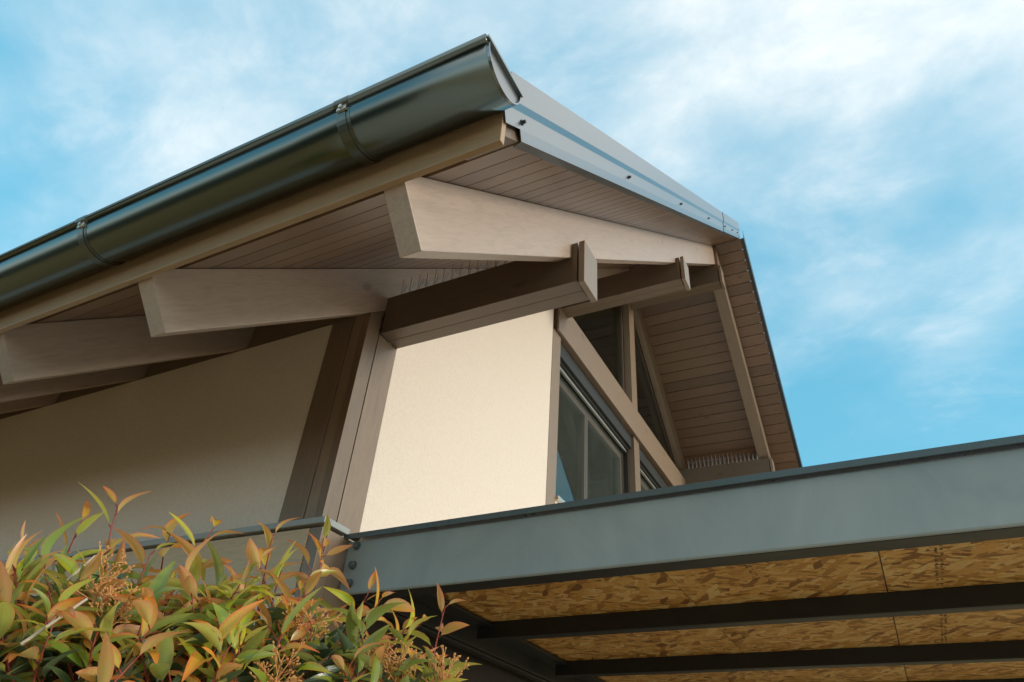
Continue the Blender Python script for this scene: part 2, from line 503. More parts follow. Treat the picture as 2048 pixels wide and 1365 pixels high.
# corner post: four boards with open joints --------------------------
ZP = 1.0
def ptop(y): return zbot(y) - 0.003
w = MB(); w.px([(YA, ZP), (3.031, ZP), (3.031, ptop(3.031)), (YA, ptop(YA))], XG - 0.06, XG)
w.build('corner_board', WOOD_Z, house, bevel=0.002)
w = MB(); w.px([(3.041, ZP), (3.257, ZP), (3.257, 2.832), (3.041, 2.832)], XG - 0.06, XG - 0.001)
w.build('corner_board', WOOD_Z, house, bevel=0.002)
w = MB(); w.box(-3.012, XG - 0.061, YA + 0.001, YA + 0.05, ZP, 2.945)
w.build('corner_board', WOOD_Z, house, bevel=0.002)
w = MB(); w.box(-3.221, -3.020, YA, YA + 0.05, ZP, 2.945)
w.build('corner_board', WOOD_Z, house, bevel=0.002)
w = MB(); w.box(-3.22, XG - 0.07, YA + 0.055, 3.256, GZ, 2.94)
w.build('corner_post', WOOD_Z, house)

# rafters -------------------------------------------------------------
RW = 0.109
YN0, ZN0 = 1.568, 1.836     # lower nose corner
def rafter_prof(n_top):
    a = (YN0, zbot(YN0)); b = (YN0 - SP * (DEP - n_top), zbot(YN0) + CP * (DEP - n_top))
    top = N_(YR - 0.01, -n_top); top = (YR - 0.002, zsof(YR) - n_top / CP)
    return [a, (YR - 0.002, zbot(YR)), top, b]
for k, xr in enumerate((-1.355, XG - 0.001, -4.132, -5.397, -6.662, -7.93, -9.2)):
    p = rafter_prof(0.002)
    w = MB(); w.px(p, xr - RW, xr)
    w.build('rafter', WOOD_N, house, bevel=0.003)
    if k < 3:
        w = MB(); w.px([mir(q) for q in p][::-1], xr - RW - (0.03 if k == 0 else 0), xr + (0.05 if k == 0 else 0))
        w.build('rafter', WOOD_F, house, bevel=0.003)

# purlins: two laminations each, a board nailed on the end -----------------
PW, PH, XE = 0.2117, 0.335, -1.3132
def purlin(y0, z0, xin, far=False, extra=0.0):
    w = MB()
    w.box(xin, XE, y0, y0 + PW * 0.5 - 0.0008, z0, z0 + PH)
    w.box(xin, XE, y0 + PW * 0.5 + 0.0008, y0 + PW, z0, z0 + PH)
    o = w.build('purlin', WOOD_SHADED, house, bevel=0.002)
    e = MB(); e.box(XE + 0.014, XE + 0.055, y0 - 0.012, y0 + PW + 0.004, z0 - 0.026, z0 + PH - 0.01)
    e.build('end_board', WOOD_Z, o, bevel=0.002)
    return o
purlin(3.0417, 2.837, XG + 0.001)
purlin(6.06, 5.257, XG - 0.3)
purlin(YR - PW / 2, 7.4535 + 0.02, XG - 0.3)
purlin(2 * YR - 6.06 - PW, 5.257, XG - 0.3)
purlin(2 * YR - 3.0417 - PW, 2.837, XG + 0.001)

# roof ----------------------------------------------------------------
w = MB()
pr = [(1.412, zsof(1.412) + 0.03 / CP), (0, 0), (0, 0), (1.412, zsof(1.412) + 0.27 / CP)]
pr[1] = (YR, zsof(YR) + 0.03 / CP); pr[2] = (YR, zsof(YR) + 0.27 / CP)
full = [pr[0], pr[1], mir(pr[0]), mir(pr[3]), pr[2], pr[3]]
w.px(full, XL - 0.6, XV - 0.02)
roof = w.build('roof', DARK, house)
BWY, GAP = 0.1415, 0.0075
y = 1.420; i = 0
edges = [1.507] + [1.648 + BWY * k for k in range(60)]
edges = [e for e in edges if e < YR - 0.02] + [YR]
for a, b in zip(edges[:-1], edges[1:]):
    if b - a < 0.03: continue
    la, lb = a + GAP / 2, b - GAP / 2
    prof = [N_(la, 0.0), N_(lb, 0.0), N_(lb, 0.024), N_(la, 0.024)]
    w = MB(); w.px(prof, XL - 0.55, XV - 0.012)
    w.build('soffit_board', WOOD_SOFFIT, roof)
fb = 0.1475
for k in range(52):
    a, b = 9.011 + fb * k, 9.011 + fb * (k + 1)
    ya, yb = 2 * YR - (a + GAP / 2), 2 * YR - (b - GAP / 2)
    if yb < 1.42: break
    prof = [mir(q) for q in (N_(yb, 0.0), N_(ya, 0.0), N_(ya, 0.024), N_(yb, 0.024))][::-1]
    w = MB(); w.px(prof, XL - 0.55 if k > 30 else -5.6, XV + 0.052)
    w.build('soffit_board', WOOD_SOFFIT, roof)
# fascia behind the gutter
w = MB(); w.box(XL - 0.6, XV - 0.003, 1.355, 1.385, 2.052, 2.46)
w.build('fascia_board', WOOD_FASCIA, house, bevel=0.002)
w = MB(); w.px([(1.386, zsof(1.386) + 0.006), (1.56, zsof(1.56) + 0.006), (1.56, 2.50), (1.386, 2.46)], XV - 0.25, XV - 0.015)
w.build('fascia_return', WOOD_SHADED, house)
w = MB(); w.box(XL - 0.6, XV - 0.003, 2 * YR - 1.385, 2 * YR - 1.355, 2.052, 2.46)
w.build('fascia_board', WOOD_FASCIA, house, bevel=0.002)

# verge flashing: folded sheet along the slope ---------------------------
def strip(w, a, b, ya, yb, yend, f=lambda q: q, dx=0.0):
    """a,b = (x,n) of two folds, ya,yb their lower starts"""
    P = []
    for (x, n), y0 in ((a, ya), (b, yb)):
        y0s = y0 + SP * n
        lo = f(N_(y0s, n)); ye = f(N_(yend + SP * n, n)) if yend < YR else f((YR, zsof(YR) + n / CP))
        P.append([(x + dx, *lo), (x + dx, *ye)])
    return w.add([P[0][0], P[0][1], P[1][1], P[1][0]], [(0, 1, 2, 3)])
FOLDS = [(XV - 0.045, -0.006), (XV, 0.0), (XV + 0.008, 0.047), (XV + 0.008, 0.128), (XV + 0.024, 0.152), (XV + 0.021, 0.288), (XV - 0.12, 0.300)]
def flashing(f, dx, yend, starts, mat, last):
    w = MB()
    for i in range(last):
        ya, yb = starts[i]
        strip(w, FOLDS[i], FOLDS[i + 1], ya, yb, yend, f, dx)
    return w.build('verge_flashing', mat, house, solid=0.0025)
st = [(1.52, 1.503), (1.503, 1.471), (1.362, 1.335), (1.335, 1.335), (1.335, 1.343), (1.343, 1.343)]
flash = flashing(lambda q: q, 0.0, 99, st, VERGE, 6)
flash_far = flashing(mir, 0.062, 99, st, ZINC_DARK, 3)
# cover sheet over the joint near the ridge
w = MB()
for i in range(1, len(FOLDS) - 1):
    strip(w, FOLDS[i], FOLDS[i + 1], 7.12, 7.12, 99, dx=0.006)
w.build('cover_sheet', VERGE, flash, solid=0.0015)
def screw_at(y, n, x, parent, r=0.008, f=lambda q: q):
    w = MB(); c = f(N_(y + SP * n, n))
    w.tube([(x, *c), (x + 0.004, *c), (x + 0.0045, *c), (x + 0.016, *c), (x + 0.019, *c)], [r * 1.6, r * 1.6, r, r, r * 0.5], 8)
    w.build('screw', SCREW, parent, smooth=False)
for yy in (1.479, 2.869, 4.413, 5.899, 7.215, 8.0, 8.65):
    screw_at(yy, 0.082, XV + 0.008 + (0.006 if yy > 7.1 else 0), flash)

# gutter ---------------------------------------------------------------
GY, GZc, GR = 1.2385, 2.283, 0.1245
GX1 = -0.850
def arc(r, a0=180, a1=360, n=28, up=0.0):
    pts = [(GY + r * math.cos(R(a0 + (a1 - a0) * i / n)), GZc + r * math.sin(R(a0 + (a1 - a0) * i / n))) for i in range(n + 1)]
    return pts
w = MB()
outer = arc(GR); outer = [(GY - GR, GZc + 0.012)] + outer + [(GY + GR, GZc + 0.05)]
n = len(outer)
xs_ = [XL - 0.6 + (GX1 - XL + 0.6) * i / 12 for i in range(13)]
w.add([(x, yy, zz) for x in xs_ for yy, zz in outer], [(j * n + i, (j + 1) * n + i, (j + 1) * n + i + 1, j * n + i + 1) for j in range(12) for i in range(n - 1)])
gut = w.build('gutter', ZINC, house, smooth=True, solid=0.003)
w = MB(); w.tube([(x, GY - GR - 0.011, GZc + 0.012) for x in (XL - 0.6, GX1 + 0.004)], 0.0185, 16)
w.build('bead', ZINC, gut, smooth=True)
# end cap: disc with raised rim and top flange
w = MB()
ro = arc(GR + 0.003, n=24)
ro = [(GY - GR - 0.003, GZc + 0.004)] + ro + [(GY + GR + 0.003, GZc + 0.004)]
ri = [(GY + (a - GY) * 0.965, GZc + 0.002 + (b - GZc) * 0.965) for a, b in ro]
m_ = len(ro)
w.add([(GX1 + 0.012, *q) for q in ro] + [(GX1 + 0.012, *q) for q in ri] + [(GX1 + 0.002, *q) for q in ri] + [(GX1 - 0.006, *q) for q in ro],
      [(i, i + 1, m_ + i + 1, m_ + i) for i in range(m_ - 1)] + [(m_ + i, m_ + i + 1, 2 * m_ + i + 1, 2 * m_ + i) for i in range(m_ - 1)]
      + [tuple(2 * m_ + i for i in range(m_))] + [(3 * m_ + i, 3 * m_ + i + 1, i + 1, i) for i in range(m_ - 1)])
w.build('end_cap', VERGE, gut)
w = MB(); w.box(GX1 - 0.004, GX1 + 0.018, GY - GR - 0.020, GY + GR + 0.01, GZc + 0.008, GZc + 0.022)
w.build('cap_flange', VERGE, gut, bevel=0.002)
for bx in (-1.504, -3.15, -4.80, -6.45, -8.1):
    w = MB()
    for wd, rr0, rr1 in ((0.034, GR + 0.001, GR + 0.007), (0.016, GR + 0.007, GR + 0.0105)):
        A = arc(rr0, 176, 330, 22); B = arc(rr1, 176, 330, 22)
        k = len(A)
        v = [(bx - wd, *q) for q in A] + [(bx - wd, *q) for q in B] + [(bx + wd, *q) for q in B] + [(bx + wd, *q) for q in A]
        fs = []
        for r_ in range(3):
            fs += [(r_ * k + i + 1, r_ * k + i, (r_ + 1) * k + i, (r_ + 1) * k + i + 1) for i in range(k - 1)]
        w.add(v, fs)
    w.tube([(bx - 0.036, GY - GR - 0.011, GZc + 0.012), (bx + 0.036, GY - GR - 0.011, GZc + 0.012)], 0.0215, 14)
    br = w.build('gutter_bracket', BRACKET, gut)
    w = MB(); w.box(bx - 0.022, bx + 0.024, GY - GR - 0.017, GY - GR - 0.004, GZc - 0.035, GZc - 0.004)
    w.tube([(bx, GY - GR - 0.017, GZc - 0.018), (bx, GY - GR - 0.026, GZc - 0.018)], 0.010, 6)
    # part of the bracket would be a fourth level: joined to it through the gutter
    w.build('bracket_clip', ALU, gut, bevel=0.001)

# gable glazing --------------------------------------------------------
# transom beam clad with a board
w = MB(); w.box(XG - 0.26, XG + 0.012, 6.035, 2 * YR - 6.035, 4.925, 5.372)
tran = w.build('transom_beam', WOOD_Y, house)
w = MB(); w.box(XG + 0.018, XG + 0.046, 6.012, 2 * YR - 6.012, 4.905, 5.378)
w.build('transom_board', WOOD_Y, tran, bevel=0.002)
w = MB(); w.box(XG - 0.10, XG + 0.030, 6.03, 2 * YR - 6.03, 5.380, 5.394)
w.build('cap_strip', ALU, tran, bevel=0.001)
# jambs and mullions flush with the gable
for (a, b) in ((5.951, 6.178), (YR - 0.09, YR + 0.15), (2 * YR - 6.178, 2 * YR - 5.951)):
    w = MB(); w.box(XG - 0.25, XG, a, b, 2.5, 4.90)
    w.build('window_jamb', WOOD_Z, house, bevel=0.002)
w = MB(); w.box(XG - 0.115, XG, YR - 0.10, YR + 0.155, 5.396, zbot(YR) - 0.1)
w.build('gable_mullion', WOOD_Z, house, bevel=0.002)

def window(y0, y1):
    """casement with two sashes between two jambs"""
    z0, z1 = 2.86, 4.62
    xf = XG - 0.20
    f = MB(); t_ = 0.06
    f.box(xf - 0.08, xf, y0, y0 + t_, z0, z1); f.box(xf - 0.08, xf, y1 - t_, y1, z0, z1)
    f.box(xf - 0.08, xf, y0 + t_, y1 - t_, z1 - t_, z1); f.box(xf - 0.08, xf, y0 + t_, y1 - t_, z0, z0 + t_)
    win = f.build('window', FRAME, house, bevel=0.002)
    ym = (y0 + y1) / 2 - 0.075
    for a, b in ((y0 + t_ + 0.006, ym - 0.003), (ym + 0.003, y1 - t_ - 0.006)):
        s = MB(); q = 0.052; xs0, xs1 = xf - 0.07, xf + 0.014
        za, zb = z0 + t_ + 0.006, z1 - t_ - 0.006
        s.box(xs0, xs1, a, a + q, za, zb); s.box(xs0, xs1, b - q, b, za, zb)
        s.box(xs0, xs1, a + q, b - q, zb - q, zb); s.box(xs0, xs1, a + q, b - q, za, za + q)
        s.build('sash', FRAME, win, bevel=0.003)
        p = MB(); p.box(xf - 0.035, xf - 0.022, a + q - 0.01, b - q + 0.01, za + q - 0.01, zb - q + 0.01)
        p.build('pane', GLASS, win)
    p = MB(); p.box(xf + 0.030, xf + 0.032, y0 + 0.034, y1 - 0.034, z0 + 0.03, z1 - 0.002)
    p.build('insect_screen', SCREEN, win)
    # blind box above, rail of the raised blind, guide rails, sill
    b_ = MB(); b_.box(XG - 0.27, XG - 0.04, y0 + 0.001, y1 - 0.001, 4.70, 4.898)
    b_.build('blind_box', BLINDBOX, win)
    b_ = MB(); b_.box(XG - 0.15, XG - 0.115, y0 + 0.03, y1 - 0.03, 4.632, 4.668)
    b_.build('blind_rail', ALU, win, bevel=0.003)
    b_ = MB(); b_.box(XG - 0.19, XG - 0.085, y0 + 0.02, y1 - 0.02, 4.672, 4.699)
    b_.build('blind_slat_stack', BLINDBOX, win)
    for (a, b) in ((y0 + 0.0015, y0 + 0.03), (y1 - 0.03, y1 - 0.0015)):
        b_ = MB(); b_.box(XG - 0.155, XG - 0.10, a, b, 2.88, 4.665)
        b_.build('guide_rail', BLINDBOX, win, bevel=0.001)
    b_ = MB(); b_.px([(y0 + 0.002, 2.80), (y1 - 0.002, 2.80), (y1 - 0.002, 2.845), (y0 + 0.002, 2.845)], XG - 0.28, XG + 0.035)
    b_.build('window_sill', ALU, win, bevel=0.002)
    return win
window(6.178, YR - 0.09)
window(YR + 0.15, 2 * YR - 6.178)
# triangular lights over the transom
def tri_light(f, ya, yb, flip):
    def q(y, inset): return (y, zbot(y) - inset)
    za = 5.397
    prof = [(ya, za), (yb, za), (yb, zbot(yb) - 0.004), (ya, zbot(ya) - 0.004)]
    inner = [(ya + 0.10, za + 0.04), (yb - 0.05, za + 0.04), (yb - 0.05, zbot(yb - 0.05) - 0.075), (ya + 0.10, zbot(ya + 0.10) - 0.04)]
    P = [f(x) for x in prof]; I = [f(x) for x in inner]
    x0, x1 = XG - 0.19, XG - 0.118
    v = [(x1, *p) for p in P] + [(x1, *p) for p in I] + [(x0, *p) for p in P] + [(x0, *p) for p in I]
    fs = []
    for i in range(4):
        j = (i + 1) % 4
        fs += [(i, j, 4 + j, 4 + i), (8 + j, 8 + i, 12 + i, 12 + j), (4 + i, 4 + j, 12 + j, 12 + i), (j, i, 8 + i, 8 + j)]
    if flip: fs = [t[::-1] for t in fs]
    m = MB(); m.add(v, fs); win = m.build('gable_window', FRAME, house)
    m = MB()
    gl = [(inner[0][0] - .01, inner[0][1] - .01), (inner[1][0] + .01, inner[1][1] - .01), (inner[2][0] + .01, inner[2][1] + .012), (inner[3][0] - .01, inner[3][1] + .012)]
    gl = [f(x) for x in gl]
    if flip: gl = gl[::-1]
    m.px(gl, XG - 0.160, XG - 0.148)
    m.build('pane', GLASS, win)
tri_light(lambda x: x, 5.99, YR - 0.105, False)
tri_light(mir, 5.99, YR - 0.16, True)

# lower storey ledge left of the carport: cladding with sheet coping ------
YC, XC = 2.862, -2.80
w = MB(); w.box(XL, XC - 0.10, YC, YC + 0.04, 0.95, 1.318)
w.build('cladding_board', WOOD_WARM, house, bevel=0.002)
w = MB(); w.box(XC - 0.092, XC - 0.001, YC + 0.001, YC + 0.05, 0.62, 1.318)
w.build('cladding_corner_board', WOOD_Z, house, bevel=0.002)
w = MB(); w.box(XC - 0.05, XC, YC + 0.056, 3.20, 0.62, 1.318)
w.build('cladding_corner_board', WOOD_Z, house, bevel=0.002)
w = MB(); w.box(XL, -3.276, YC - 0.018, YA - 0.001, 1.335, 1.372)
w.build('coping', COPING, house, bevel=0.002)
w = MB(); w.box(-3.272, XC + 0.018, YC - 0.018, YA - 0.001, 1.335, 1.372)
w.box(XG + 0.001, XC + 0.018, YA, 3.075, 1.335, 1.372)
w.build('coping', COPING, house, bevel=0.002)
w = MB(); w.box(XL, XC - 0.11, YC + 0.02, YA + 0.005, GZ, 0.945)
w.build('lower_wall', STUCCO, house)

# ------------------------------------------------------------------ carport
carport = empty('carport', W((-2.8, 3.09, GZ)), 'dark grey steel carport with flat roof and strand board ceiling beside the house', 'carport')
YB = 3.092; SLX = 0.0204; X0 = -2.79; X1 = 3.6
def slope_box(w, x0, x1, y0, y1, z0, z1):
    """box whose heights (given at X0) rise 2 % along X"""
    v = []
    for x in (x0, x1):
        d = (x - X0) * SLX
        for yy in (y0, y1):
            for zz in (z0, z1): v.append((x, yy, zz + d))
    return w.add(v, [(0, 1, 3, 2), (4, 6, 7, 5), (0, 4, 5, 1), (2, 3, 7, 6), (0, 2, 6, 4), (1, 5, 7, 3)])
w = MB()
# channel section: web with two flanges turned inwards
slope_box(w, X0, X1, YB, YB + 0.022, 0.988, 1.30)
beam = w.build('front_beam', STEEL, carport, bevel=0.009)
for za, zb in ((0.989, 1.008), (1.279, 1.299)):
    w = MB(); slope_box(w, X0, X1, YB + 0.0225, YB + 0.145, za, zb)
    w.build('flange', STEEL_DARK, beam, bevel=0.002)  # blacker than the web: underside shade put into the paint colour
w = MB()
_tp = [(YB - 0.030, 1.306), (YB - 0.023, 1.306), (YB - 0.023, 1.330), (YB + 0.20, 1.330), (YB + 0.20, 1.339), (YB - 0.030, 1.339)]
_x0, _x1 = X0 - 0.02, X1 + 0.02
w.add([(x, a, b + (x - X0) * SLX) for x in (_x0, _x1) for a, b in _tp],
      [(0, 5, 4, 3, 2, 1), (6, 7, 8, 9, 10, 11)] + [(i, (i + 1) % 6, 6 + (i + 1) % 6, 6 + i) for i in range(6)])
w.build('edge_trim', STEEL_TRIM, carport, bevel=0.001)
for zb in (1.269, 1.155, 1.052):
    w = MB()
    w.tube([(-2.714, YB - 0.001, zb), (-2.714, YB - 0.006, zb)], 0.025, 16)
    w.tube([(-2.714, YB - 0.006, zb), (-2.714, YB - 0.026, zb), (-2.714, YB - 0.029, zb)], [0.0205, 0.0205, 0.017], 6)
    w.build('bolt', STEEL_TRIM, beam, bevel=0.001)
HO = 1.17                   # underside of the strand board
def joist(y0, name='joist'):
    w = MB()
    slope_box(w, -2.62, X1, y0, y0 + 0.018, 1.03, HO - 0.001)
    slope_box(w, -2.62, X1, y0 + 0.0185, y0 + 0.10, 1.03, 1.045)
    slope_box(w, -2.62, X1, y0 + 0.0185, y0 + 0.10, HO - 0.016, HO - 0.001)
    return w.build(name, STEEL_DARK, carport, bevel=0.002)
HO = 1.14
for k in range(5): joist(4.41 + 1.35 * k)
w = MB(); w.box(-2.79, -2.71, YB + 0.16, 10.2, 0.985, 1.005); w.box(-2.712, -2.694, YB + 0.16, 10.2, 1.006, 1.135)
w.box(-2.69, -2.50, YB + 0.16, 10.2, 1.116, 1.135)
w.build('side_beam', STEEL_DARK, carport, bevel=0.003)
w = MB(); w.box(X1 - 0.15, X1 - 0.03, YB + 0.16, 10.2, 1.10, 1.27)
w.build('side_beam', STEEL_DARK, carport, bevel=0.003)
# strand board sheets, joints across the joists
xs_b = [-2.60, -1.86 + 0.92, -0.55 + 0.55, 1.25, 2.5, X1 - 0.16]
xs_b = [-2.70, -1.05, 0.02, 1.25, 2.5, X1 - 0.16]
ys_b = [YB + 0.16, 5.78, 8.48, 10.2]
for i in range(len(xs_b) - 1):
    for j in range(len(ys_b) - 1):
        w = MB(); slope_box(w, xs_b[i] + 0.003, xs_b[i + 1] - 0.003, ys_b[j] + 0.003, ys_b[j + 1] - 0.003, HO, HO + 0.028)
        w.build('ceiling_panel', OSB, carport)
INK = simple('faded_black_ink', (0.22, 0.13, 0.055), 0.8, 0.4, 90)
_ri = random.Random(4)
for x0_, y0_, y1_ in ((0.26, 3.42, 4.38), (0.275, 4.62, 5.70), (-0.62, 3.62, 3.98)):
    w = MB(); yy = y0_
    while yy < y1_:
        for c_ in range(2):
            if _ri.random() < 0.75:
                a_ = x0_ + 0.022 * c_ + _ri.uniform(-.003, .003); l_ = _ri.uniform(0.006, 0.02)
                z_ = HO - 0.0015 + (a_ - X0) * SLX
                w.add([(a_, yy, z_), (a_ + 0.012, yy, z_), (a_ + 0.012, yy + l_, z_), (a_, yy + l_, z_)], [(3, 2, 1, 0)])
        yy += _ri.uniform(0.02, 0.035)
    w.build('printed_stamp', INK, carport)['kind'] = 'stuff'
w = MB(); slope_box(w, XG + 0.03, X1 - 0.02, YB + 0.20, 10.2, HO + 0.035, HO + 0.12)
w.build('roof_deck', MEMBRANE, carport)
for px_, py_ in ((X1 - 0.12, YB + 0.02), (X1 - 0.12, 10.0)):
    w = MB(); w.box(px_ - 0.07, px_ + 0.07, py_ + 0.005, py_ + 0.145, GZ, 1.09)
    w.build('post', STEEL, carport, bevel=0.004)

# ------------------------------------------------------------------ curtains
def curtain(y0, y1, label):
    n = 60; z0, z1 = 1.3, 4.6
    v = []
    for i in range(n + 1):
        y = y0 + (y1 - y0) * i / n
        x = XG - 0.42 + 0.035 * math.sin(i * 1.35) + 0.02 * math.sin(i * 0.57 + 1)
        v += [(x, y, z0), (x + 0.01 * math.sin(i), y, z1)]
    f = [(2 * i, 2 * i + 2, 2 * i + 3, 2 * i + 1) for i in range(n)]
    o = mesh_obj('curtain', v, f, CURTAIN, smooth=True, solid=0.002)
    o['label'] = label; o['category'] = 'curtain'
curtain(6.2, 6.95, 'pale pleated curtain hanging in the left casement of the nearer gable window')
curtain(7.5, 8.9, 'pale pleated curtain hanging in the right casement beside the gable mullion')

# ------------------------------------------------------------------ bird spikes
def spikes(name, x0, x1, y, z, h, n, label, lean, rad):
    root = empty(name, W(((x0 + x1) / 2, y, z)), label, 'bird spikes', 'bird spike strips on the purlins')
    w = MB(); w.box(x0, x1, y - 0.012, y + 0.022, z + 0.001, z + 0.007)
    w.build('base_strip', ALU, root)
    rnd = random.Random(3)
    for k in range(n):
        x = x0 + (x1 - x0) * (k + 0.5) / n
        w = MB()
        for dx, dy, hh in ((0, 0, 1.0), (0.016, 0.015, 0.74), (-lean, 0.05, 0.85), (lean, 0.05, 0.85)):
            j = rnd.uniform(-0.006, 0.006)
            w.tube([(x + dx * 0.3, y + dy * 0.2, z + 0.006), (x + dx + j, y + dy, z + h * hh * rnd.uniform(0.94, 1.06))], rad, 5)
        w.build('spike', WIRE, root)
spikes('bird_spikes', -2.80, -1.55, 3.065, 2.837 + PH, 0.165, 17, 'row of thin wire bird spikes on the purlin above the cream wall', 0.012, 0.0026)
spikes('bird_spikes', -2.78, -1.47, 2 * YR - 6.06 - PW + 0.02, 5.257 + PH, 0.205, 18, 'row of thin wire bird spikes on the far purlin above the carport edge', 0.030, 0.0026)

# ------------------------------------------------------------------ shrub
def leaf_mat(name, base, tip, edge, under, trans=0.42):
    t = MT(name)
    uv = t.n('ShaderNodeUVMap'); uv.uv_map = 'leaf'
    sp = t.n('ShaderNodeSeparateXYZ'); t.l(uv.outputs[0], sp.inputs[0])
    nz = t.noise(t.coords('Object'), 45, 3, 0.6)
    along_ = t.val('ADD', sp.outputs[0], t.val('MULTIPLY', t.val('SUBTRACT', nz, 0.5), 0.5))
    f1 = t.ramp(along_, [(0.30, (0, 0, 0)), (1.0, (1, 1, 1))])
    c = t.mix(f1, base, tip)
    em = t.val('ABSOLUTE', t.val('SUBTRACT', sp.outputs[1], 0.5))
    c = t.mix(t.ramp(t.val('ADD', em, t.val('MULTIPLY', t.val('SUBTRACT', nz, 0.5), 0.22)), [(0.30, (0, 0, 0)), (0.5, (0.8, 0.8, 0.8))]), c, edge)
    rib = t.ramp(em, [(0.0, (1, 1, 1)), (0.035, (0, 0, 0))])
    c = t.mix(t.val('MULTIPLY', rib, 0.6), c, (0.50, 0.42, 0.16))
    oi = t.n('ShaderNodeObjectInfo')
    hsv = t.n('ShaderNodeHueSaturation')
    mh = t.n('ShaderNodeMapRange'); mh.inputs[3].default_value = 0.485; mh.inputs[4].default_value = 0.512; t.l(oi.outputs['Random'], mh.inputs[0])
    mv = t.n('ShaderNodeMapRange'); mv.inputs[3].default_value = 0.75; mv.inputs[4].default_value = 1.2; t.l(oi.outputs['Random'], mv.inputs[0])
    t.l(mh.outputs[0], hsv.inputs['Hue']); t.l(mv.outputs[0], hsv.inputs['Value']); t.l(c, hsv.inputs['Color'])
    spot = t.noise(t.coords('Object'), 160, 2, 0.5)
    c = t.mix(t.ramp(spot, [(0.72, (0, 0, 0)), (0.76, (0.7, 0.7, 0.7))]), hsv.outputs[0], (0.10, 0.04, 0.015))
    geo = t.n('ShaderNodeNewGeometry')
    c = t.mix(t.val('MULTIPLY', geo.outputs['Backfacing'], 0.38), c, under)
    t.set(Base_Color=c, Roughness=0.30, Specular_IOR_Level=0.6, Coat_Weight=0.35, Coat_Roughness=0.16)
    tr = t.n('ShaderNodeBsdfTranslucent')
    t.l(t.mix(1.0, c, (1.35, 1.25, 0.7), 'MULTIPLY'), tr.inputs['Color'])
    mx = t.n('ShaderNodeMixShader'); mx.inputs[0].default_value = trans
    t.l(t.b.outputs[0], mx.inputs[1]); t.l(tr.outputs[0], mx.inputs[2]); t.l(mx.outputs[0], t.out.inputs[0])
    # side veins: ridges slanting from the midrib towards the tip
    ph_ = t.val('ADD', t.val('MULTIPLY', t.val('SUBTRACT', sp.outputs[0], t.val('MULTIPLY', em, 0.55)), 75.0), t.val('MULTIPLY', nz, 2.5))
    t.bump(t.val('ADD', t.val('SINE', ph_), t.val('MULTIPLY', rib, -2.5)), 0.10, 0.0012)
    return t.m
LM = [leaf_mat('leaf_young_orange', (0.74, 0.50, 0.06), (0.95, 0.25, 0.05), (0.92, 0.17, 0.06), (0.80, 0.58, 0.42)),
      leaf_mat('leaf_yellow_green', (0.52, 0.66, 0.05), (0.72, 0.66, 0.06), (0.92, 0.42, 0.07), (0.66, 0.60, 0.34)),
      leaf_mat('leaf_mid_green', (0.26, 0.42, 0.06), (0.40, 0.48, 0.06), (0.50, 0.32, 0.06), (0.42, 0.46, 0.27)),
      leaf_mat('leaf_dark_green', (0.05, 0.115, 0.055), (0.065, 0.13, 0.05), (0.09, 0.12, 0.05), (0.25, 0.32, 0.22), 0.22)]
TWIG = simple('red_twig', (0.34, 0.06, 0.035), 0.5, 0.3, 30)
BARK = simple('grey_brown_bark', (0.20, 0.13, 0.09), 0.85, 0.3, 40)
PALESTEM = simple('pale_dry_stem', (0.60, 0.50, 0.38), 0.8, 0.2, 40)
DRYFLOWER = simple('dry_flower_stalk', (0.72, 0.34, 0.11), 0.7, 0.3, 60)

def leaf_geo(L_, Wd, curl, fold, twist, seed, nu=7):
    """leaf blade along +X, upper face +Z; returns verts, faces, uv per vertex"""
    rnd = random.Random(seed)
    V, F, U = [], [], []
    cols = (-1.0, -0.5, 0.0, 0.5, 1.0)
    ph = rnd.uniform(0, 6)
    for i in range(nu + 1):
        u = i / nu
        wd = Wd * 0.5 * (math.sin(math.pi * min(1, u ** 0.80)) ** 0.85) * (1 - 0.25 * u) if 0 < u < 1 else 0.0
        a = curl * u * u
        x = L_ * u * (1 - 0.12 * abs(curl) * u); z = -L_ * 0.5 * a
        for c in cols:
            yy = wd * c
            zz = z + abs(c) * wd * fold + 0.05 * wd * math.sin(7 * u + ph) * c
            tw = twist * u
            V.append((x, yy * math.cos(tw) - (zz - z) * math.sin(tw), z + yy * math.sin(tw) + (zz - z) * math.cos(tw)))
            U.append((u, 0.5 + 0.5 * c))
    n = len(cols)
    for i in range(nu):
        for j in range(n - 1):
            F.append((i * n + j, (i + 1) * n + j, (i + 1) * n + j + 1, i * n + j + 1))
    return V, F, U
GEO = []
_r = random.Random(11)
for k in range(8):
    GEO.append(leaf_geo(1.0, _r.uniform(0.26, 0.36), _r.uniform(0.2, 1.2), _r.uniform(0.25, 0.85), _r.uniform(-0.5, 0.5), k))
def fill_uv(me, uvs):
    lay = me.uv_layers.new(name='leaf')
    for lp in me.loops: lay.data[lp.index].uv = uvs[lp.vertex_index]
LEAF_ME = {}
for gi, (V, F, U) in enumerate(GEO):
    for mi in range(4):
        me = bpy.data.meshes.new('leaf'); me.from_pydata(V, [], F)
        me.materials.append(LM[mi]); fill_uv(me, U)
        me.polygons.foreach_set('use_smooth', [True] * len(me.polygons)); me.update()
        LEAF_ME[gi, mi] = me

